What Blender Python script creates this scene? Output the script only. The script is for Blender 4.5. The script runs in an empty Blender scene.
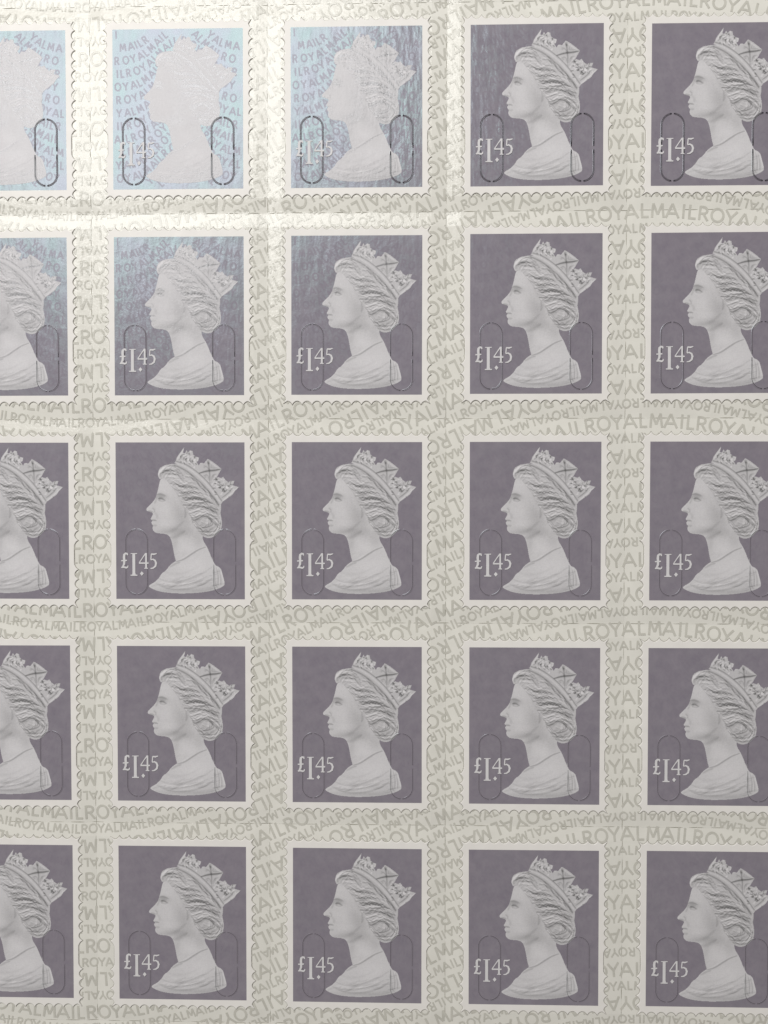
import bpy, math, random
import numpy as np

# ------------------------------------------------------------------ units
# 1 Blender unit = 1 cm.  Lengths below are written in "u": 72 u = 1 cm
K = 1.0 / 72.0
sc = bpy.context.scene
sc.unit_settings.system = 'METRIC'
sc.unit_settings.scale_length = 0.01
sc.render.resolution_x, sc.render.resolution_y = 768, 1024

# ------------------------------------------------------------------ camera
def look_rot(a, b, c):
    ca, sa, cb, sb, cc, s_c = math.cos(a), math.sin(a), math.cos(b), math.sin(b), math.cos(c), math.sin(c)
    A = np.array([[1, 0, 0], [0, ca, -sa], [0, sa, ca]])
    B = np.array([[cb, 0, sb], [0, 1, 0], [-sb, 0, cb]])
    D = np.array([[cc, -s_c, 0], [s_c, cc, 0], [0, 0, 1]])
    return A @ B @ D
cam_data = bpy.data.cameras.new('camera')
cam = bpy.data.objects.new('camera', cam_data)
sc.collection.objects.link(cam)
from mathutils import Matrix, Vector
M4 = Matrix([list(r) for r in look_rot(-0.0206, 0.0209, 0.0003)]).to_4x4()
M4.translation = Vector((42.74 * K, 24.29 * K, 740.87 * K))
cam.matrix_world = M4
cam_data.sensor_fit = 'VERTICAL'
cam_data.sensor_height = 36.0
cam_data.lens = 26.0
cam_data.clip_start = 0.1
cam_data.clip_end = 400
sc.camera = cam

# ------------------------------------------------------------------ world + lamps
world = bpy.data.worlds.new("World")
sc.world = world
world.use_nodes = True
bgn = world.node_tree.nodes['Background']
bgn.inputs[0].default_value = (1.0, 0.94, 0.885, 1)
bgn.inputs[1].default_value = 0.25

def area(name, loc, target, sx, sy, power, col):
    l = bpy.data.lights.new(name, 'AREA')
    l.shape = 'RECTANGLE'; l.size = sx * K; l.size_y = sy * K
    l.energy = power; l.color = col
    o = bpy.data.objects.new(name, l)
    o.location = Vector(loc) * K
    d = (Vector(target) - Vector(loc)).normalized()
    o.rotation_euler = d.to_track_quat('-Z', 'Y').to_euler()
    sc.collection.objects.link(o)
    return o
area('window_light', (-670, 1290, 1500), (-60, 120, 0), 1450, 940, 9000, (1.0, 0.995, 0.985))

sc.view_settings.view_transform = 'Standard'
sc.view_settings.look = 'None'
sc.view_settings.exposure = 0.0
sc.view_settings.gamma = 1.0

# ------------------------------------------------------------------ materials
def mat(name):
    m = bpy.data.materials.new(name); m.use_nodes = True
    nt = m.node_tree; nt.nodes.clear()
    return m, nt, nt.nodes, nt.links
def N(nodes, t, **kw):
    n = nodes.new(t)
    for k, v in kw.items(): setattr(n, k, v)
    return n
def noise(nodes, links, coord, scale, detail=3, rough=.55, stretch=None):
    if stretch:
        mp = N(nodes, 'ShaderNodeMapping'); mp.inputs['Scale'].default_value = stretch
        links.new(coord, mp.inputs[0]); coord = mp.outputs[0]
    n = N(nodes, 'ShaderNodeTexNoise')
    n.inputs['Scale'].default_value = scale; n.inputs['Detail'].default_value = detail
    n.inputs['Roughness'].default_value = rough
    links.new(coord, n.inputs['Vector'])
    return n.outputs['Fac']
def ramp2(nodes, links, fac, a, b, p0=.3, p1=.7):
    r = N(nodes, 'ShaderNodeValToRGB')
    r.color_ramp.elements[0].position = p0; r.color_ramp.elements[1].position = p1
    r.color_ramp.elements[0].color = (*a, 1); r.color_ramp.elements[1].color = (*b, 1)
    links.new(fac, r.inputs[0]); return r.outputs[0]

def surface(name, colA, colB, nscale, gloss, gcol, grough, bumps, attr=None, gloss_ink=0.0, gcol2=None):
    """diffuse stock mottled between colA and colB + a tinted glossy film; bumps = [(scale, dist, stretch)]"""
    m, nt, nd, ln = mat(name)
    geo = N(nd, 'ShaderNodeNewGeometry')
    co = geo.outputs['Position']
    col = ramp2(nd, ln, noise(nd, ln, co, nscale, 4, .6), colA, colB)
    fac = None
    if attr:
        at = N(nd, 'ShaderNodeAttribute', attribute_name=attr)
        mx = N(nd, 'ShaderNodeMix', data_type='RGBA', blend_type='MULTIPLY')
        mx.inputs['Factor'].default_value = 1
        ln.new(at.outputs['Color'], mx.inputs['A']); ln.new(col, mx.inputs['B'])
        col = mx.outputs['Result']
        mr = N(nd, 'ShaderNodeMapRange')
        mr.inputs['From Min'].default_value = .20; mr.inputs['From Max'].default_value = .63
        mr.inputs['To Min'].default_value = gloss_ink; mr.inputs['To Max'].default_value = gloss
        ln.new(at.outputs['Fac'], mr.inputs['Value']); fac = mr.outputs[0]
    prev = None
    for (s, d, st) in bumps:
        b = N(nd, 'ShaderNodeBump'); b.inputs['Strength'].default_value = 1
        b.inputs['Distance'].default_value = d * K
        ln.new(noise(nd, ln, co, s, 2, .5, st), b.inputs['Height'])
        if prev: ln.new(prev, b.inputs['Normal'])
        prev = b.outputs[0]
    df = N(nd, 'ShaderNodeBsdfDiffuse'); df.inputs['Roughness'].default_value = .6
    gl = N(nd, 'ShaderNodeBsdfGlossy'); gl.inputs['Roughness'].default_value = grough
    gl.inputs['Color'].default_value = (*gcol, 1)
    if gcol2:
        ln.new(ramp2(nd, ln, noise(nd, ln, co, 1.7, 3, .6, (1.3, .8, 1)), gcol, gcol2, .38, .62), gl.inputs['Color'])
    ln.new(col, df.inputs['Color'])
    if prev:
        ln.new(prev, gl.inputs['Normal'])
    mx = N(nd, 'ShaderNodeMixShader'); mx.inputs[0].default_value = gloss
    if fac: ln.new(fac, mx.inputs[0])
    ln.new(df.outputs[0], mx.inputs[1]); ln.new(gl.outputs[0], mx.inputs[2])
    out = N(nd, 'ShaderNodeOutputMaterial'); ln.new(mx.outputs[0], out.inputs[0])
    return m

SPK = (30, .10, None)
m_sheet = surface('glossy_release_paper', (.715, .703, .650), (.765, .752, .70), 3, .028, (1, 1, .98), .23,
                  [(9, .35, None), (34, .14, None)])
m_ink = surface('grey_backing_ink', (.53, .518, .465), (.60, .588, .53), 8, .038, (1, 1, .98), .23,
                [(9, .35, None), (34, .14, None)])
m_cut = surface('dark_cut_line', (.30, .29, .24), (.50, .48, .41), 14, .0, (1, 1, 1), .5, [])
m_kerf_shade = surface('die_cut_kerf_shade', (.31, .30, .26), (.48, .46, .41), 10, .0, (1, 1, 1), .5, [])  # dark tone painted in for the shade of the die-cut gap
m_paper = surface('stamp_paper', (.765, .745, .715), (.80, .78, .75), 5, .015, (1, 1, 1), .4, [(30, .08, None)])
m_panel = surface('pearly_purple_ink', (.240, .212, .250), (.280, .250, .286), 6, .060, (.66, .97, .96), .27,
                  [(5, .55, (1.6, .5, 1)), (26, .09, None)], gcol2=(.74, .88, .99))
m_overlay = surface('matt_overlay_letters', (.232, .207, .246), (.270, .243, .280), 6, .036, (.80, .88, .98), .27,
                    [(5, .35, (1.6, .5, 1))])
m_head = surface('portrait_ink', (.97, .965, .97), (1, 1, 1), 7, .008, (.97, .97, 1), .27,
                 [(5, .35, (1.6, .5, 1)), (22, .16, (1.4, .7, 1)), (48, .14, None)], attr='tone', gloss_ink=.068)
m_value = surface('white_value_ink', (.64, .63, .635), (.69, .68, .685), 6, .006, (1, 1, 1), .27, [(30, .05, None)])
m_slit = surface('slit_edge', (.97, .97, .97), (1, 1, 1), 6, .05, (.85, .95, 1), .30, [], attr='tone', gloss_ink=.06)
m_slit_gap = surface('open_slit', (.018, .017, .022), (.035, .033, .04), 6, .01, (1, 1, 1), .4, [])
m_table = surface('table_surface', (.16, .12, .09), (.22, .17, .13), 1, .05, (1, 1, 1), .3, [])

# ------------------------------------------------------------------ mesh helpers
def link(name, verts, faces, m, parent=None, smooth=False, tone=None):
    me = bpy.data.meshes.new(name)
    me.from_pydata([tuple(v) for v in verts], [], [tuple(f) for f in faces])
    me.materials.append(m)
    if smooth: me.polygons.foreach_set('use_smooth', [True] * len(me.polygons))
    if tone is not None:
        a = me.attributes.new('tone', 'FLOAT_COLOR', 'POINT')
        t = np.ones((len(verts), 4), np.float32); t[:, :3] = tone
        a.data.foreach_set('color', t.ravel())
    me.update()
    o = bpy.data.objects.new(name, me); sc.collection.objects.link(o)
    if parent: o.parent = parent
    return o

def ribbon(pts, w):
    """flat stroke of width w (number or one per point) along pts -> verts2d, quads"""
    p = np.array(pts, float); n = len(p)
    w = np.full(n, w, float) if np.isscalar(w) else np.array(w, float)
    closed = np.allclose(p[0], p[-1]) and n > 3
    V = []; F = []
    for i in range(n):
        a = p[i - 1] if i > 0 else (p[-2] if closed else p[0])
        b = p[i + 1] if i < n - 1 else (p[1] if closed else p[-1])
        d1 = p[i] - a; d2 = b - p[i]
        d1 = d1 / (np.linalg.norm(d1) or 1); d2 = d2 / (np.linalg.norm(d2) or 1)
        t = d1 + d2; L = np.linalg.norm(t); t = t / L if L > 1e-6 else d1
        nrm = np.array([-t[1], t[0]])
        ref = d1 if np.linalg.norm(d1) > 0 else d2
        c = abs(np.dot(nrm, np.array([-ref[1], ref[0]])))
        k = min(1 / max(c, .35), 1.8)
        V += [p[i] + nrm * w[i] / 2 * k, p[i] - nrm * w[i] / 2 * k]
        if i: F.append((2 * i - 2, 2 * i - 1, 2 * i + 1, 2 * i))
    return V, F
def arc(cx, cy, rx, ry, a0, a1, n=12):
    return [(cx + rx * math.cos(math.radians(a0 + (a1 - a0) * i / n)), cy + ry * math.sin(math.radians(a0 + (a1 - a0) * i / n))) for i in range(n + 1)]

# sans capitals, cap height 1, list of strokes
GL = {
 'R': [[(.06, 0), (.06, 1)], [(.06, .94), (.30, .94)] + arc(.30, .71, .24, .23, 90, -90, 6)[1:] + [(.06, .48)], [(.30, .48), (.62, 0)]],
 'O': [arc(.44, .5, .40, .46, 0, 360, 18)],
 'Y': [[(.02, 1), (.40, .46)], [(.78, 1), (.40, .46)], [(.40, .50), (.40, 0)]],
 'A': [[(.02, 0), (.45, .98)], [(.88, 0), (.45, .98)], [(.17, .32), (.73, .32)]],
 'L': [[(.07, 1), (.07, .06), (.50, .06)]],
 'M': [[(.04, 0), (.13, .98)], [(.13, .98), (.43, .22)], [(.43, .22), (.73, .98)], [(.73, .98), (.82, 0)]],
 'I': [[(.06, 0), (.06, 1)]],
}
WORD = [('R', 0), ('O', .77), ('Y', 1.66), ('A', 2.46), ('L', 3.50), ('M', 4.16), ('A', 5.07), ('I', 6.16), ('L', 6.54)]
PER = 7.2

# ------------------------------------------------------------------ the sheet
PX, PY = 178.0, 205.09
FX = [(-2 + i + .5) * PX for i in range(-1, 5)]      # fold lines between columns
FY = [(2 - i - .5) * PY for i in range(-1, 5)]       # fold lines between rows
HALF, DEPTH = 14.5, 1.25
def valley(t):
    t = np.clip(np.abs(t) / HALF, 0, 1)
    return -DEPTH * np.where(t < .12, 1 - .5 * t * t / .12 - .06, (1 - t) * (1 - .25 * (t - .12) ** 2)) 
def zs(x, y):
    x = np.asarray(x, float); y = np.asarray(y, float)
    z = np.zeros(np.broadcast(x, y).shape)
    for f in FX: z = z + valley(x - f)
    for f in FY: z = z + valley(y - f)
    return z
X0, X1, Y0, Y1 = -545, 545, -640, 640
def axis(lo, hi, folds):
    a = list(np.arange(lo, hi + 1, 20.0))
    for f in folds:
        a = [v for v in a if abs(v - f) > HALF + 2]
        a += [f + d for d in (-14.5, -13, -10, -7, -4, -2.5, -1.5, -.8, 0, .8, 1.5, 2.5, 4, 7, 10, 13, 14.5)]
    return np.array(sorted(a))
ax, ay = axis(X0, X1, FX), axis(Y0, Y1, FY)
gx, gy = np.meshgrid(ax, ay)
gz = zs(gx, gy)
nx, ny = len(ax), len(ay)
V = np.stack([gx, gy, gz], -1).reshape(-1, 3)
F = [(j * nx + i, j * nx + i + 1, (j + 1) * nx + i + 1, (j + 1) * nx + i) for j in range(ny - 1) for i in range(nx - 1)]
# rim + underside so that the sheet has a thickness
loop = [i for i in range(nx)] + [j * nx + nx - 1 for j in range(1, ny)] + [(ny - 1) * nx + i for i in range(nx - 2, -1, -1)] + [j * nx for j in range(ny - 2, 0, -1)]
base = len(V); low = V[loop].copy(); low[:, 2] = -3.0
V = np.vstack([V, low]); n = len(loop)
for i in range(n):
    F.append((loop[i], base + i, base + (i + 1) % n, loop[(i + 1) % n]))
F.append(tuple(base + i for i in range(n))[::-1])
sheet = link('backing_sheet', V * K, F, m_sheet, smooth=False)
sheet['label'] = 'glossy cream backing sheet with wavy grey ROYALMAIL lettering under all the stamps'
sheet['category'] = 'sheet'

def table():
    s, h = 2600, 60
    v = [(x, y, z) for z in (-3.0 - h, -3.02) for (x, y) in ((-s, -s), (s, -s), (s, s), (-s, s))]
    f = [(3, 2, 1, 0), (4, 5, 6, 7), (0, 1, 5, 4), (1, 2, 6, 5), (2, 3, 7, 6), (3, 0, 4, 7)]
    o = link('table_surface', np.array(v) * K, f, m_table); o['kind'] = 'structure'
table()

# wavy ROYALMAIL lines printed on the sheet
AMP, TX, LAM = 95.5, -283.0, 1152.0
def wave(x): return AMP * (1 - np.cos(2 * math.pi * (x - TX) / LAM))
def slope(x): return AMP * 2 * math.pi / LAM * np.sin(2 * math.pi * (x - TX) / LAM)
xs = np.linspace(-700, 700, 5601)
S = np.concatenate([[0], np.cumsum(np.hypot(np.diff(xs), np.diff(wave(xs))))])
s_of = lambda x: float(np.interp(x, xs, S)); x_of = lambda s: float(np.interp(s, S, xs))
LP = 68.95
LINES = [  # (offset of the baseline inside one period, cap height, period length, anchor x, inverted, stroke)
    (0.0, 14.2, (s_of(228.8) - s_of(-277.4)) / 5, -277.4, False, 2.25),
    (-14.2, 9.0, (s_of(239.5) - s_of(-281.5)) / 8, -281.5, False, 1.6),
    (-20.6, 14.0, (s_of(228.8) - s_of(-277.4)) / 5, -203.7, True, 2.25),
    (-39.8, 8.8, (s_of(239.5) - s_of(-281.5)) / 8, -241.0, True, 1.6)]
def fine(p, step=2.4):
    out = [p[0]]
    for a, b in zip(p[:-1], p[1:]):
        n = max(1, int(math.hypot(b[0] - a[0], b[1] - a[1]) / step + .5))
        out += [(a[0] + (b[0] - a[0]) * i / n, a[1] + (b[1] - a[1]) * i / n) for i in range(1, n + 1)]
    return out
def lettering():
    V = []; F = []
    for (off, H, P, anc, inv, sw) in LINES:
        sx = P / PER; s0 = s_of(anc)
        for k in range(-13, 11):
            yb = 108.9 + off + k * LP
            for rep in range(-14, 15):
                for ch, st in WORD:
                    s = s0 + rep * P + (-st if inv else st) * sx
                    if inv: s -= .9 * H * math.sin(math.atan(float(slope(x_of(s)))))
                    xc = x_of(s)
                    if not (X0 + 20 < xc < X1 - 20): continue
                    yc = yb + float(wave(xc))
                    if not (Y0 + 20 < yc < Y1 - 20): continue
                    # skip letters that lie wholly under a stamp
                    ux = (xc + 356 + 89) % PX - 89; uy = (yc + 410.18 + 102.5) % PY - 102.5
                    if -356 - 89 < xc < 356 + 89 and -410 - 102 < yc < 410 + 102 and abs(ux) < 50 and abs(uy) < 62: continue
                    mid = x_of(s + (-.35 if inv else .35) * sx)
                    a = math.atan(float(slope(mid))) + (math.pi if inv else 0)
                    ca, sa = math.cos(a), math.sin(a)
                    for q, stp in enumerate(GL[ch]):
                        p = fine([(u * sx * .97, v * H) for u, v in stp])
                        vv, ff = ribbon(p, sw)
                        b = len(V)
                        for (u, v) in vv:
                            X = xc + u * ca - v * sa; Y = yc + u * sa + v * ca
                            V.append((X, Y, .2 + .006 * q))
                        F += [tuple(b + i for i in f) for f in ff]
    V = np.array(V); V[:, 2] += zs(V[:, 0], V[:, 1])
    o = link('printed_lettering', V * K, F, m_ink, sheet); o['kind'] = 'stuff'
lettering()

def roulette(horizontal, f, seed):
    rng = random.Random(seed); V = []; F = []
    lo, hi = (X0, X1) if horizontal else (Y0, Y1)
    t = lo + rng.uniform(0, 20); first = True
    while t < hi - 16:
        L = rng.uniform(12.5, 15.5); w = rng.uniform(.35, .75)
        for i in range(7):
            a = t + L * i / 6; ww = max(.03, w * math.sin(math.pi * i / 6) ** .5)
            for sgn in (-1, 1):
                V.append((a, f + sgn * ww / 2) if horizontal else (f + sgn * ww / 2, a))
            if not first:
                b = len(V) - 4; F.append((b, b + 1, b + 3, b + 2))
            first = False
        t += 21.6
    V = np.array(V); z = zs(V[:, 0], V[:, 1]) + .2
    link('roulette_line', np.column_stack([V, z]) * K, F, m_cut, sheet)
for i, f in enumerate(FX): roulette(False, f, i)
for i, f in enumerate(FY): roulette(True, f, 20 + i)

# ------------------------------------------------------------------ the stamp
HW, HH = 65.2, 78.95          # half size of the purple panel
def edge_pts():
    """die-cut outline: round notches between narrow teeth, a long notch low on both sides"""
    ox, oy = HW + 9.0, HH + 9.6; dep = 3.5
    def side(L, n, long_notch=None):
        out = []; pitch = L / n
        i = 0
        while i < n:
            if long_notch is not None and i == long_notch:
                for j in range(24):
                    s = j / 24; out.append((pitch * (i + 3 * s) , dep * 1.12 * min(1, (math.sin(math.pi * s) * 1.9)) ** .6)); 
                i += 3; continue
            for j in range(10):
                s = j / 10
                if (i == 0 and s < .5) or (i == n - 1 and s > .5): continue
                out.append((pitch * (i + s), dep * math.sin(math.pi * s) ** .75))
            i += 1
        return out
    P = []
    W, H = 2 * ox, 2 * oy
    P.append((-ox + .7, oy - .7))
    for (a, d) in side(W, 15): P.append((-ox + a, oy - d))                    # top, left to right
    P.append((ox - .7, oy - .7))
    for (a, d) in side(H, 18, 11): P.append((ox - d, oy - a))                 # right, downwards
    P.append((ox - .7, -oy + .7))
    for (a, d) in side(W, 15): P.append((ox - a, -oy + d))                    # bottom
    P.append((-ox + .7, -oy + .7))
    for (a, d) in side(H, 18, 4): P.append((-ox + d, -oy + a))                # left, upwards
    P = np.array(P)
    c = 2.0                                        # the corners are cut off obliquely
    ex = np.abs(P[:, 0]) - (ox - c); ey = np.abs(P[:, 1]) - (oy - c)
    k = (ex > 0) & (ey > 0); over = np.clip((ex + ey - c) / 2, 0, None) * k
    P = P - np.stack([np.sign(P[:, 0]) * over, np.sign(P[:, 1]) * over], 1)
    keep = np.linalg.norm(P - np.roll(P, 1, 0), axis=1) > .05
    return P[keep]
THICK = .95
def stamp_paper(parent):
    P = edge_pts(); n = len(P)
    # inset copies for a softly rounded rim
    nrm = np.roll(P, -1, 0) - np.roll(P, 1, 0); nrm = nrm / np.linalg.norm(nrm, axis=1)[:, None]
    inn = np.stack([nrm[:, 1], -nrm[:, 0]], 1)          # points inwards for a clockwise outline
    rings = [(P, -.25), (P, THICK * .7), (P + inn * .22, THICK * .93), (P + inn * .6, THICK)]
    V = np.vstack([np.column_stack([r, np.full(n, z)]) for r, z in rings]); F = []
    for k in range(3):
        for i in range(n):
            j = (i + 1) % n
            F.append((k * n + i, (k + 1) * n + i, (k + 1) * n + j, k * n + j))
    # inner rectangle ring, then the middle
    Q = np.clip(P + inn * .6, [-HW - 3.5, -HH - 3.5], [HW + 3.5, HH + 3.5])
    V = np.vstack([V, np.column_stack([Q, np.full(n, THICK)])])
    for i in range(n):
        j = (i + 1) % n
        F.append((3 * n + i, 4 * n + i, 4 * n + j, 3 * n + j))
    F.append(tuple(4 * n + i for i in range(n))[::1][::-1])
    F.append(tuple(i for i in range(n)))
    o = link('paper', V * K, F, m_paper, parent)
    me = o.data
    import bmesh
    bm = bmesh.new(); bm.from_mesh(me); bmesh.ops.remove_doubles(bm, verts=bm.verts, dist=1e-5)
    bmesh.ops.recalc_face_normals(bm, faces=bm.faces); bm.to_mesh(me); bm.free()
    return o

# ---- the printed portrait: a crowned woman in profile, drawn as ink density
def loc(x, y): return ((x - 117) * 1.0116, (y - 645.7) * 1.0213)     # measured -> panel u (right), v (down)
def L_(pts): return np.array([loc(*p) for p in pts])
def chaikin(p, n=2, closed=True):
    p = np.array(p, float)
    for _ in range(n):
        if closed:
            q = np.roll(p, -1, 0); p = np.stack([.75 * p + .25 * q, .25 * p + .75 * q], 1).reshape(-1, 2)
        else:
            a, b = p[:-1], p[1:]; m = np.stack([.75 * a + .25 * b, .25 * a + .75 * b], 1).reshape(-1, 2)
            p = np.vstack([p[:1], m, p[-1:]])
    return p
def inside(poly, x, y):
    c = np.zeros(x.shape, bool); n = len(poly)
    for i in range(n):
        x1, y1 = poly[i]; x2, y2 = poly[(i + 1) % n]
        if y1 == y2: continue
        t = ((y1 > y) != (y2 > y)) & (x < (x2 - x1) * (y - y1) / (y2 - y1) + x1)
        c ^= t
    return c
face_p = [(176, 672), (170, 675), (163.5, 680), (161.6, 682.5), (160.2, 688.5), (159.2, 693), (157.9, 697.2), (156.9, 700.6), (154.6, 703.8), (150.6, 707.9), (147.6, 710.8), (147.5, 712.7), (149.8, 713.8), (153.8, 714.9), (154.3, 716.5), (153.2, 718.4), (151.9, 720.6), (152.4, 721.9), (154, 722.6), (152.6, 724.2), (153, 726.3), (154.4, 727.6), (153.6, 730), (154.2, 732.6), (156.6, 734.8), (160.5, 735.4), (164.5, 735.6), (168.6, 736.6), (171, 738.6), (172.8, 743), (174.2, 750), (175.4, 757), (176.6, 761.4), (178, 765), (190, 770), (212, 766), (212.5, 758), (209.8, 752), (207.8, 747.8), (204.6, 743), (203.4, 737), (208, 725), (200, 700), (190, 680)]
hair_p = [(161.2, 682.2), (159.6, 679.4), (159.4, 675.4), (160.8, 671.6), (164.4, 668.6), (169.6, 667.4), (176, 666.6), (184, 668), (196, 675), (208, 686), (217, 697), (222.2, 705.6), (222.8, 710), (221.6, 715), (222.8, 720), (223.4, 726), (222.4, 731.4), (219, 735.6), (213.6, 739.6), (207.6, 740), (202.6, 737.2), (199.6, 734.2), (197.6, 729.6), (193.6, 725.6), (192.4, 719.4), (188.4, 714.6), (184.4, 709.2), (182.4, 702.6), (178.6, 697.4), (175.2, 691.8), (171.4, 687.6), (168.4, 683.4), (164.8, 680.8)]
gown_p = [(176.4, 762.6), (170.4, 767.2), (167.2, 772), (162.4, 775), (160, 779.6), (155.6, 783.6), (149, 787.2), (151.4, 789.4), (157, 791.8), (163, 793.4), (172, 794.4), (184, 794.8), (198, 794.2), (209, 792.8), (217, 790.8), (222.4, 788.6), (226.2, 786), (225.2, 781), (223.6, 775.4), (222.2, 770.2), (219.6, 767.8), (216.6, 767), (213.4, 760.6), (210, 753.2), (207.2, 747.6), (201, 749), (194.4, 752.6), (187, 757), (181.4, 760.2)]
band_p = [(175.6, 665.8), (179.6, 663.2), (187, 664.6), (196.6, 669.6), (206.4, 678), (214.6, 687.4), (221.4, 696.8), (224.8, 703), (222.4, 706.6), (219.4, 702.6), (212.4, 693), (203.4, 683.2), (194.4, 675.4), (185.4, 669.6)]
crown_polys = [
 [(176.6, 665.4), (178.6, 660), (182, 655.4), (185.9, 650.2), (184.6, 655.8), (186.4, 656.4), (188, 653.2), (189.4, 655.6), (191.6, 653.4), (194.4, 654.4), (194.6, 657.4), (197.4, 659.8), (200.6, 660.6), (200, 663.6), (198.2, 665), (200.4, 668.6), (200, 674), (196, 671), (187, 666)],
 [(197.6, 672.6), (199.4, 669.6), (202, 665.6), (205.6, 666.2), (209.2, 661.8), (214, 664.6), (219, 668.4), (223, 671.8), (220, 677), (217.4, 681.4), (213.2, 689.4), (206, 680)],
 [(211, 688), (215, 682.6), (219.6, 679.6), (222.4, 680.8), (224.6, 679.4), (226.8, 682.6), (229.8, 684.8), (232, 683.4), (235.9, 683.4), (234.2, 687.8), (240.4, 689.6), (236.4, 693.2), (234, 697), (229.6, 700.2), (224.8, 703.6), (221, 700.4), (216, 693.6)],
]
STEP = .36
U, Vv = np.meshgrid(np.arange(28, 127, STEP), np.arange(2, 155, STEP))
face_m = inside(chaikin(L_(face_p), 2), U, Vv)
hair_m = inside(chaikin(L_(hair_p), 2), U, Vv)
gown_m = inside(chaikin(L_(gown_p), 2), U, Vv)
crown_m = inside(L_(band_p), U, Vv)
for cp in crown_polys: crown_m |= inside(L_(cp), U, Vv)
crown_m |= False
hair_m &= ~crown_m; gown_m &= ~hair_m & ~crown_m; face_m &= ~hair_m & ~crown_m & ~gown_m

T = np.full(U.shape, .0)
def stroke(arr, pts, w, amp, smooth=2, taper=True):
    p = chaikin(L_(pts), smooth, False)
    m = w * 3
    j0 = np.searchsorted(Vv[:, 0], p[:, 1].min() - m); j1 = np.searchsorted(Vv[:, 0], p[:, 1].max() + m)
    i0 = np.searchsorted(U[0], p[:, 0].min() - m); i1 = np.searchsorted(U[0], p[:, 0].max() + m)
    if j1 <= j0 or i1 <= i0: return
    X, Y = U[j0:j1, i0:i1], Vv[j0:j1, i0:i1]
    best = np.full(X.shape, 1e9); tt = np.zeros(X.shape); n = len(p) - 1
    for i in range(n):
        a, b = p[i], p[i + 1]; d = b - a; l2 = max((d ** 2).sum(), 1e-9)
        t = np.clip(((X - a[0]) * d[0] + (Y - a[1]) * d[1]) / l2, 0, 1)
        q = (X - a[0] - t * d[0]) ** 2 + (Y - a[1] - t * d[1]) ** 2
        k = q < best; best = np.where(k, q, best); tt = np.where(k, (i + t) / n, tt)
    ww = w * (.35 + .65 * np.sin(math.pi * np.clip(tt, .02, .98))) if taper else w
    arr[j0:j1, i0:i1] += amp * np.exp(-best / (ww * ww))
def blob(arr, x, y, rx, ry, amp, ang=0):
    x, y = loc(x, y); a = math.radians(ang)
    dx, dy = U - x, Vv - y
    p = dx * math.cos(a) + dy * math.sin(a); q = -dx * math.sin(a) + dy * math.cos(a)
    arr += amp * np.exp(-(p / rx) ** 2 - (q / ry) ** 2)

# face and neck: soft modelling
Fc = np.full(U.shape, .61)
blob(Fc, 166, 690, 9, 9, .03); blob(Fc, 168, 712, 9, 9, .03)
blob(Fc, 183, 720, 8, 17, -.11, -25); blob(Fc, 178, 733, 16, 4.5, -.11, 8); blob(Fc, 167, 727, 6, 4, .04); blob(Fc, 186, 742, 8, 12, .02)
blob(Fc, 176, 746, 3.5, 12, -.06, 8); blob(Fc, 200, 742, 5, 9, -.06); blob(Fc, 193, 750, 12, 6, .04)
blob(Fc, 162.4, 699, 5.5, 3, -0.19, 15); blob(Fc, 163, 703.6, 5, 1.8, .03)
stroke(Fc, [(158.4, 697.2), (162, 696.2), (167.5, 698.6)], 1.0, -0.16)
stroke(Fc, [(159.6, 701), (162.2, 700.4), (166.6, 703)], .75, -0.25)
stroke(Fc, [(160, 703), (163, 703.8), (166, 703.6)], .6, -0.12)
blob(Fc, 160.6, 701.8, 1.2, 1.2, -0.14)
stroke(Fc, [(158.2, 699), (157.4, 703), (155.6, 706)], 1.0, -0.10)
stroke(Fc, [(149.5, 713.2), (152, 713.6), (154.5, 714.6)], .8, -0.17)
stroke(Fc, [(153.6, 710.2), (156.2, 712.2), (155.4, 714.6)], .8, -0.13)
stroke(Fc, [(156.6, 714.8), (158.6, 718), (158.4, 721)], 1.4, -0.07)
stroke(Fc, [(152.4, 722.3), (155, 722.2), (157.8, 723)], .7, -0.25)
stroke(Fc, [(153.4, 727.3), (156, 727.7), (158, 727.2)], 1.1, -0.12)
stroke(Fc, [(155, 734.6), (162, 733.8), (170, 734.4), (178, 730), (184, 724)], 2.2, -0.07)
stroke(Fc, [(171.6, 739.5), (178, 738.5), (186, 733)], 2.2, -0.09)
stroke(Fc, [(186, 712), (187.5, 716), (186, 720)], 1.2, -0.12)
stroke(Fc, [(184, 690), (182, 700), (186, 708)], 2.5, -0.07)

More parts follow.
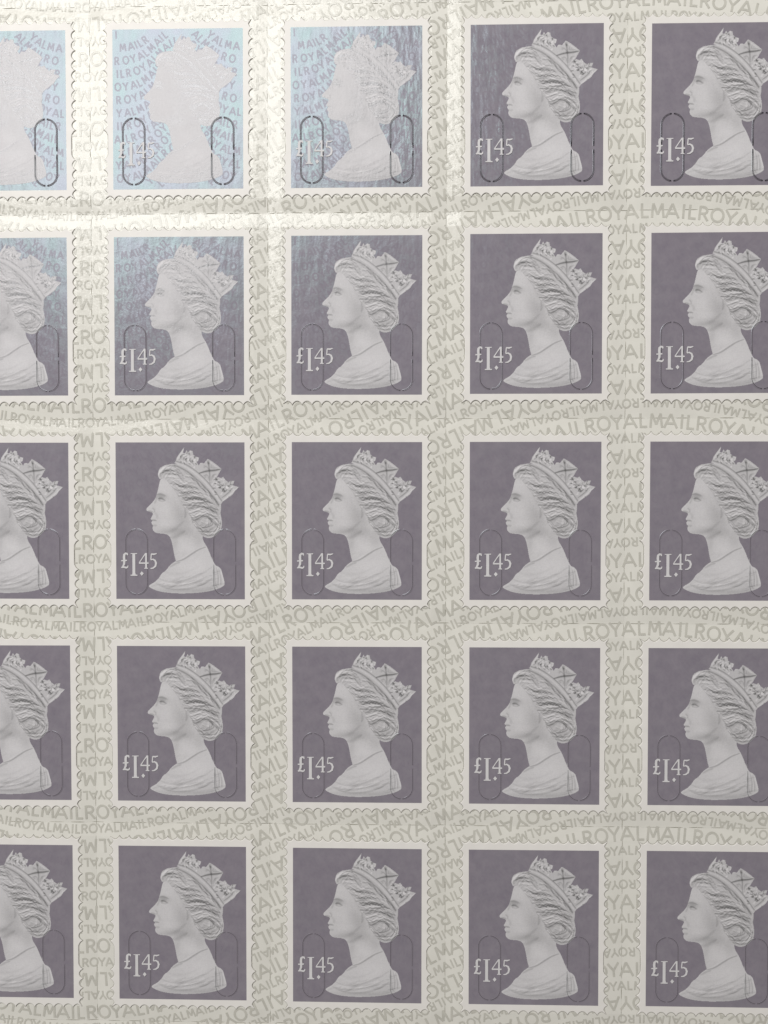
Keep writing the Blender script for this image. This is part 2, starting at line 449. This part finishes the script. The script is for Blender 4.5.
# hair: sweeping locks
rng = random.Random(5)
Hc = np.full(U.shape, .56); Gt = np.zeros(U.shape)
LOCKS = [
 [(161, 679), (160.5, 674), (165, 670), (172, 669), (180, 671)], [(163, 679), (163, 675), (168, 672.4), (176, 673), (184, 677)],
 [(165.4, 680), (168, 676.5), (174, 676), (181, 679), (186, 684)], [(168, 682.6), (173, 680), (179, 682), (186, 686), (194, 686)],
 [(171, 686.4), (177, 686), (183, 689.6), (191, 689.4), (199, 690.6)], [(173, 690), (179, 691), (185, 694), (193, 692.6), (203, 695)],
 [(176.4, 693.6), (182, 696), (188, 698), (197, 696.6), (208, 699)], [(180, 698.4), (186, 701), (193, 700.4), (202, 700.6), (213, 704)],
 [(181.6, 702.6), (188, 705.4), (196, 703.6), (206, 704.6), (217, 709)], [(183.4, 706.6), (190, 710), (199, 707.4), (209, 708.4), (219, 714)],
 [(185.4, 710.4), (191, 714), (200, 711), (210, 712), (220, 719)], [(188.4, 714), (195, 717), (203, 714.4), (212, 716), (221, 724)],
 [(190.6, 717.6), (197, 720.6), (205, 717.6), (213, 720.4), (220.6, 729)], [(192.6, 721), (196, 726), (202, 730), (210, 729), (214, 723), (209, 719)],
 [(194, 725), (199, 731.6), (206, 734), (214, 732), (219, 725)], [(198, 731), (204, 736.6), (212, 736.6), (219.6, 731), (221.6, 723)],
 [(202, 724), (206, 727), (210, 724.6), (208.6, 721.6)], [(186, 677), (194, 680), (202, 688), (209, 695)], [(196, 681), (204, 690), (212, 698), (219, 706)],
 [(205, 692), (213, 701.6), (219.6, 711)],
]
mids = [[((a[0] + b[0]) / 2, (a[1] + b[1]) / 2) for a, b in zip(p, q)] for p, q in zip(LOCKS[:-1], LOCKS[1:]) if len(p) == len(q)]
for i, l in enumerate(LOCKS + mids):
    ph = rng.uniform(0, 6.28); am = rng.uniform(.7, 1.9)
    q = chaikin(l, 2, False); m = len(q)
    q = [(x + .4 * math.sin(ph + 2 + 9.0 * k / m), y + am * math.sin(ph + 10.5 * k / m)) for k, (x, y) in enumerate(q)]
    a0, a1 = sorted((rng.randrange(0, m // 4), rng.randrange(3 * m // 4, m + 1)))
    stroke(Hc, q[a0:a1], rng.uniform(.5, 1.0), rng.uniform(.05, .11), 0)
    d = rng.uniform(.9, 1.7); b0 = rng.randrange(0, m // 3)
    stroke(Hc, [(x + .8, y + d) for x, y in q[b0:]], rng.uniform(.4, .75), rng.uniform(-.22, -.08), 0)
    for _ in range(4):
        dx, dy = rng.uniform(-1.5, 1.5), rng.uniform(-2.2, 2.2); a, b = sorted((rng.random(), rng.random()))
        q = chaikin(l, 3, False); k0, k1 = int(a * len(q) * .7), int(min(1, b + .3) * len(q))
        if k1 - k0 > 3: stroke(Hc, [(x + dx, y + dy + .8 * math.sin((x + i) * 1.1)) for x, y in q[k0:k1]], .45, rng.choice((-.16, .10, -.12, .08)), 0)
for (x, y, r) in ((169, 674.6, 2.2), (187, 700, 2), (192, 710, 2.4), (205, 725, 2), (213, 713, 1.8), (198, 721.5, 2.2)):
    blob(Hc, x, y, r * 1.6, r, -.10, 20)
blob(Hc, 215, 710, 7, 9, -.03); blob(Hc, 208, 733, 9, 4, -.07)
stroke(Hc, [(163, 681), (170, 687), (177, 697), (183, 708), (190, 718), (196, 729)], 1.6, -.10)

for _ in range(46):
    t = rng.random(); x = 154 + 62 * rng.random(); y = 788 - (x - 154) * .25 * t + rng.uniform(-3, 3)
    stroke(Gt, [(x, y), (x + 5, y - .6), (x + 10, y - 2.6)], .45, rng.choice((-.11, -.08, .06)), 1)
stroke(Hc, [(176, 668.2), (185, 671.8), (194, 678), (203, 686), (212, 696), (220, 707)], .8, -.24, 2, False)
# gown: folds
Gc = .62 + Gt
blob(Gc, 196, 768, 15, 9, .05, -10); blob(Gc, 212, 785, 14, 7, -.05)
blob(Gc, 176, 792, 30, 3, -.10); blob(Gc, 206, 792, 18, 3, -.08)
for l, w, a in [([(170, 778), (182, 781), (196, 776)], 1.0, .03), ([(173, 784), (186, 782), (203, 774)], .6, -.06), ([(166, 773), (175, 776), (188, 774), (200, 767)], 1.6, -.035), ([(160, 780), (170, 784), (184, 783), (200, 777), (214, 768)], 1.2, -.07),
                ([(157, 785), (166, 787.6), (178, 788), (194, 785), (208, 778)], 1.0, -.09), ([(160, 787), (170, 790.4), (186, 791), (202, 787), (213, 780)], .9, -.10),
                ([(163, 783), (174, 786), (188, 785), (204, 779)], 1.0, .05), ([(168, 790), (184, 789.4), (200, 785), (212, 779)], .8, .05),
                ([(152, 788), (158, 786), (163, 786.6), (166, 784)], .9, -.07),
                ([(215.6, 768), (215.4, 776), (216.4, 786), (219, 789)], .8, -.10), ([(217.6, 769), (219.6, 777), (219, 786)], .8, -.13),
                ([(219.4, 770), (221.8, 778), (222, 786)], .7, -.12), ([(218.6, 769), (220.8, 777), (220.4, 786)], .6, .07), ([(222, 771), (223.6, 778), (224.8, 784)], .6, .07),
                ([(177, 763.2), (184, 761.6), (192, 756.2), (200, 751), (207.4, 748.6)], .75, -.22), ([(171, 768.4), (176, 765.4), (181, 763.8)], 1.0, -.14),
                ([(176, 761.6), (184, 759.6), (192, 754.2), (200, 749.4)], .7, .04)]:
    stroke(Gc, l, w, a)

# crown: band, jewelled clusters and a square cross
Cc = np.full(U.shape, .56)
stroke(Cc, [(178, 664.4), (187, 667), (196, 672.6), (206, 681), (214, 690.4), (223, 703)], .5, -.26, 2, False)
stroke(Cc, [(177, 666.4), (186, 669), (195, 674.6), (204.6, 683), (213, 692.6), (221, 704)], .9, .07, 2, False)
stroke(Cc, [(176, 667.6), (185, 671), (194, 677), (203, 685), (212, 695), (220, 705.6)], .6, -.28, 2, False)
stroke(Cc, [(200.6, 676), (209, 673.6), (216, 673.2), (222, 672)], .95, -.38); stroke(Cc, [(208.6, 664), (210.4, 668.6), (211.2, 676), (211.4, 686)], .7, -.24)
stroke(Cc, [(201, 667), (209.4, 663.4), (221, 671.6)], .6, .07); stroke(Cc, [(202, 676), (212, 687), (220, 674)], .6, .06)
for (p, q, r_) in (((205, 668), (209.4, 670.4), (211, 674)), ((213, 667.6), (212, 671), (219, 670.6)), ((204, 679), (209, 677), (210.6, 683)), ((218.6, 677), (213.6, 677.6), (213, 685))):
    stroke(Cc, [p, q, r_], .5, -.16, 1)
blob(Cc, 210.2, 665.6, 1.0, 1.9, -.34, -20); blob(Cc, 206, 670, 1.2, 1, -.10); blob(Cc, 214.6, 669.6, 1.2, 1, -.10); blob(Cc, 206.6, 679.6, 1.1, 1.1, -.13); blob(Cc, 215, 679, 1.1, 1.3, -.13)
for k in range(170):
    cx, cy, rr = rng.choice(((187, 660.6, 6.6), (193.6, 663.6, 5.6), (224, 690, 7.5), (219, 686, 5.5), (230.5, 690, 6)))
    x, y = cx + rng.gauss(0, rr * .5), cy + rng.gauss(0, rr * .5)
    a = rng.uniform(0, 6.28)
    stroke(Cc, [(x, y), (x + 1.5 * math.cos(a), y + 1.5 * math.sin(a))], .42, rng.choice((-.36, -.28, .14, .12)), 0, False)
stroke(Cc, [(224, 703), (231, 697.4), (239.4, 690)], .7, .12); stroke(Cc, [(223, 700.4), (229, 696), (234.6, 690.6)], .6, -.22)
stroke(Cc, [(178.6, 662.6), (182.4, 657), (185.6, 651.4)], .7, .12); stroke(Cc, [(180.4, 663), (184, 658.4)], .5, -.2)

for msk, src in ((face_m, Fc), (hair_m, Hc), (gown_m, Gc), (crown_m, Cc)): T[msk] = src[msk]
allm = face_m | hair_m | gown_m | crown_m
# a slightly denser ink just inside the outline, as in the engraving
edge = np.zeros(U.shape)
sh = allm.astype(float)
for _ in range(4):
    sh = (sh + np.roll(sh, 1, 0) + np.roll(sh, -1, 0) + np.roll(sh, 1, 1) + np.roll(sh, -1, 1)) / 5
T -= .10 * np.clip(.95 - sh, 0, 1) * (U > 60)
nz = np.random.RandomState(3).normal(0, 1, U.shape); nz = (nz + np.roll(nz, 1, 0) + np.roll(nz, 1, 1)) / 1.7
T = np.clip(T + .019 * nz, .15, .72)

ZP = THICK
def cells(name, msk, z, parent):
    ji = np.argwhere(msk); idx = {}; V = []; F = []; C = []
    def vid(j, i):
        k = (j, i)
        if k not in idx:
            idx[k] = len(V)
            V.append((U[0, 0] + (i - .5) * STEP - HW, HH - (Vv[0, 0] + (j - .5) * STEP), z))
            js, is_ = slice(max(j - 1, 0), j + 1), slice(max(i - 1, 0), i + 1)
            mm = msk[js, is_]; C.append(T[js, is_][mm].mean())
        return idx[k]
    for j, i in ji:
        F.append((vid(j + 1, i), vid(j + 1, i + 1), vid(j, i + 1), vid(j, i)))
    C = np.array(C)
    return link(name, np.array(V) * K, F, m_head, parent, tone=np.stack([C * 1.0, C * .985, C * 1.0], 1))

def tone_at(u, v):
    """printed tone under a point of the panel"""
    i = np.clip(np.round((u - U[0, 0]) / STEP).astype(int), 0, U.shape[1] - 1)
    j = np.clip(np.round((v - Vv[0, 0]) / STEP).astype(int), 0, U.shape[0] - 1)
    out = ~allm[j, i] | (u < 28) | (u > 126)
    t = T[j, i]
    col = np.stack([t, t * .985, t], -1); col[out] = (.256, .228, .264)
    return col

def rect(name, w, h, z, m, parent):
    return link(name, np.array([(-w, -h, z), (w, -h, z), (w, h, z), (-w, h, z)]) * K, [(0, 1, 2, 3)], m, parent)

def overlay(parent):
    V = []; F = []; rg = random.Random(9)
    seq = 'ROYALMAIL'
    bump = lambda x: 33 * math.exp(-((x - 68) / 28.0) ** 2)
    for r in range(0, 17):
        k = rg.randrange(9); x = 1.0 + rg.uniform(0, 4)
        while x < 126:
            y = 9.2 + r * 12.9 - bump(x)   # v of baseline
            ch = seq[k % 9]; k += 1
            w = {'I': 3.8, 'M': 8.7, 'L': 6.2}.get(ch, 8.4) * (1 if x < 40 or x > 98 else .9)
            sl = (bump(x + 4) - bump(x + 3)) ; a = math.atan(sl)
            H = 7.9; sc_ = 6.9
            ca, sa = math.cos(a), math.sin(a)
            ok = True; pts = []
            for q, stp in enumerate(GL[ch]):
                vv, ff = ribbon([(u * sc_, v * H) for u, v in stp], 1.6)
                vv = [(x + u * ca - v * sa, y - (u * sa + v * ca)) for u, v in vv]
                pts.append((q, vv, ff))
            A = np.array([p for _, vv, _ in pts for p in vv])
            if A[:, 0].min() < 1 or A[:, 0].max() > 129.4 or A[:, 1].min() < 1 or A[:, 1].max() > 156.8: ok = False
            if ok:
                for q, vv, ff in pts:
                    b = len(V)
                    V += [(u - HW, HH - v, ZP + .04 + .004 * q) for u, v in vv]
                    F += [tuple(b + i for i in f) for f in ff]
            x += w / math.sqrt(1 + sl * sl)
    o = link('overlay_lettering', np.array(V) * K, F, m_overlay, parent)
    o['kind'] = 'stuff'
    return o

def denomination(parent):
    V = []; F = []; zq = [0]
    def add(pts, w):
        w = np.array(w, float) * 1.18 if not np.isscalar(w) else w * 1.18
        vv, ff = ribbon(pts, w); b = len(V); zq[0] += 1
        for x, y in vv:
            u, v = (x / 10.97 - 7) * 1.0116, (y / 10.97 + 79.3) * 1.0213
            V.append((u - HW, HH - v, ZP + .42 + .003 * zq[0]))
        F.extend(tuple(b + i for i in f) for f in ff)
    # pound sign
    add([(205, 352), (200, 334), (184, 330), (168, 344), (165, 372), (168, 410), (166, 445), (152, 474), (136, 488)], [9, 15, 15, 21, 23, 22, 20, 15, 11])
    add([(140, 484), (165, 480), (190, 486), (204, 480), (210, 462)], [10, 16, 16, 13, 7])
    add([(134, 411), (198, 407)], [12, 13])
    # tall 1
    add([(273, 330), (273, 568)], 27); add([(238, 333), (310, 333)], [7, 9]); add([(258, 345), (288, 345)], [12, 12])
    add([(236, 568), (312, 568)], [10, 12]); add([(255, 556), (293, 556)], [12, 12])
    # point: lozenge
    add([(341, 549), (360, 549), (380, 549)], [3, 42, 3])
    # 4
    add([(408, 326), (408, 492)], [15, 18]); add([(404, 330), (368, 380), (332, 434)], [12, 9, 10]); add([(330, 436), (436, 436)], [14, 13]); add([(388, 492), (428, 492)], 9)
    # 5
    add([(464, 337), (496, 340), (526, 331)], [12, 15, 8]); add([(466, 337), (461, 398)], [10, 11])
    add([(459, 402), (484, 394), (508, 408), (518, 436), (510, 470), (484, 490), (456, 494)], [8, 13, 16, 19, 17, 13, 8])
    return link('denomination', np.array(V) * K, F, m_value, parent)

def slit(parent, u0, u1, v0, v1, open_w):
    """security slit: an upright oval cut in four strokes, its edges slightly raised"""
    cx, r = (u0 + u1) / 2, (u1 - u0) / 2
    g = 5.5                                         # half of the uncut tie at top and bottom, in degrees of arc
    vm = (v0 + v1) / 2 + .5; tie = 1.7
    quarters = []
    for sx in (-1, 1):
        for sy in (-1, 1):
            cy = v0 + r if sy < 0 else v1 - r
            p = [(cx + sx * r * math.sin(math.radians(a)), cy + sy * r * math.cos(math.radians(a))) for a in np.linspace(g, 90, 14)]
            e = vm + sy * tie
            p += [(cx + sx * r, cy + (e - cy) * t) for t in (.2, .4, .6, .8, 1.0)]
            quarters.append(p)
    prof = [(-2.1, .02), (-1.35, .30), (-.55, .40), (-.12, .10), (.12, .10), (.55, .40), (1.35, .30), (2.1, .02)]
    V = []; F = []; GV = []; GF = []
    for p in quarters:
        p = np.array(p); n = len(p)
        t = np.gradient(p, axis=0); t /= np.linalg.norm(t, axis=1)[:, None]; nr = np.stack([-t[:, 1], t[:, 0]], 1)
        b = len(V); m = len(prof)
        for i in range(n):
            e = min(1, min(i, n - 1 - i) / 1.5 + .25)
            for (o, h) in prof:
                q = p[i] + nr[i] * o * .46
                V.append((q[0], q[1], h * e * .8))
        for i in range(n - 1):
            for k in range(m - 1):
                F.append((b + i * m + k, b + i * m + k + 1, b + (i + 1) * m + k + 1, b + (i + 1) * m + k))
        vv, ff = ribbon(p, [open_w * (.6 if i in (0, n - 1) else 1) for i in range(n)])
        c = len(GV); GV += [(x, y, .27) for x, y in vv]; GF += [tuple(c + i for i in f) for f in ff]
    V = np.array(V); tone = tone_at(V[:, 0], V[:, 1])
    W = np.stack([V[:, 0] - HW, HH - V[:, 1], V[:, 2] + ZP + .11], 1)
    o = link('security_slit', W * K, F, m_slit, parent, smooth=True, tone=tone)
    import bmesh
    bm = bmesh.new(); bm.from_mesh(o.data)
    for f in bm.faces:
        if f.normal.z < 0: f.normal_flip()
    bm.to_mesh(o.data); bm.free()
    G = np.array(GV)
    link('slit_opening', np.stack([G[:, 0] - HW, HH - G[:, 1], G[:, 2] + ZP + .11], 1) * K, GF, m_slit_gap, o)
    return o

def make_stamp(open_w):
    root = bpy.data.objects.new('postage_stamp', None); sc.collection.objects.link(root)
    stamp_paper(root)
    rect('printed_panel', HW, HH, ZP + .02, m_panel, root)
    overlay(root)
    f = cells('portrait', face_m, ZP + .085, root)
    cells('hair', hair_m, ZP + .085, f); cells('crown', crown_m, ZP + .085, f); cells('gown', gown_m, ZP + .085, f)
    denomination(root)
    slit(root, 9.9, 31.8, 87.6, 153.2, open_w); slit(root, 98.9, 121.0, 87.6, 153.6, open_w)
    return root

def tree(o): return [o] + [d for c in o.children for d in tree(c)]
def copy_tree(o, parent=None):
    c = o.copy(); sc.collection.objects.link(c); c.parent = parent
    for ch in list(o.children): copy_tree(ch, c)
    return c

protos = {0: make_stamp(1.5), 1: make_stamp(.80), 2: make_stamp(.24)}
used = set()
ROWS = ['top row', 'second row down', 'middle row', 'fourth row down', 'bottom row']
COLS = ['leftmost', 'second from left', 'middle', 'fourth from left', 'rightmost']
EXTRA = {(0, 0): 'cut off and bleached by blue glare', (0, 1): 'whole, portrait bleached by blue glare',
         (0, 2): 'blue glare on its left half', (0, 3): 'faint bluish left edge', (0, 4): 'plain purple, crown cut by the right side',
         (1, 0): 'grey-blue sheen over its crown', (1, 1): 'grey-blue sheen on its upper left', (1, 2): 'grey-blue sheen by the face', (1, 3): 'slate purple, bright slit edges'}
DX = {(0, 0): (.4, 0), (0, 4): (-.7, -1.1), (1, 4): (.35, .45), (2, 4): (.6, 0), (1, 3): (0, .5), (3, 1): (0, -.45), (3, 2): (0, -.4), (3, 3): (0, -.5), (3, 4): (.3, -.4), (4, 0): (.4, .5), (4, 1): (0, .5), (4, 4): (0, .4), (3, 0): (-.2, -.4), (2, 0): (-.4, 0)}
rg = random.Random(12)
for r in range(5):
    for c in range(5):
        key = 0 if r == 0 else (1 if r == 1 else 2)
        if key in used: o = copy_tree(protos[key])
        else: o = protos[key]; used.add(key)
        dx, dy = DX.get((r, c), (0, 0))
        o.location = (((c - 2) * PX + dx) * K, ((2 - r) * PY + dy) * K, 0)
        o.rotation_euler = (math.radians(rg.uniform(-.05, .05)), math.radians(rg.uniform(-.05, .05)), math.radians(rg.uniform(-.12, .12)))
        o['category'] = 'postage stamp'
        o['group'] = 'purple postage stamps in rows on the backing sheet'
        ex = EXTRA.get((r, c))
        o['label'] = ('purple stamp, %s in the %s' % (COLS[c], ROWS[r])) + (', ' + ex if ex else '')

def die_cut_shade():  # cut round each stamp, its gap shadow painted as a flat dark ribbon
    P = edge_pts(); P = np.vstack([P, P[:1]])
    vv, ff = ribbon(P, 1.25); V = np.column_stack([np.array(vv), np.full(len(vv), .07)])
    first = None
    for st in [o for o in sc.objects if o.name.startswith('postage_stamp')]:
        if first is None: first = o = link('die_cut_shade_line', V * K, ff, m_kerf_shade, sheet)
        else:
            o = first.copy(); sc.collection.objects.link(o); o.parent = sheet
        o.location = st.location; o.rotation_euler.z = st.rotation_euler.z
die_cut_shade()
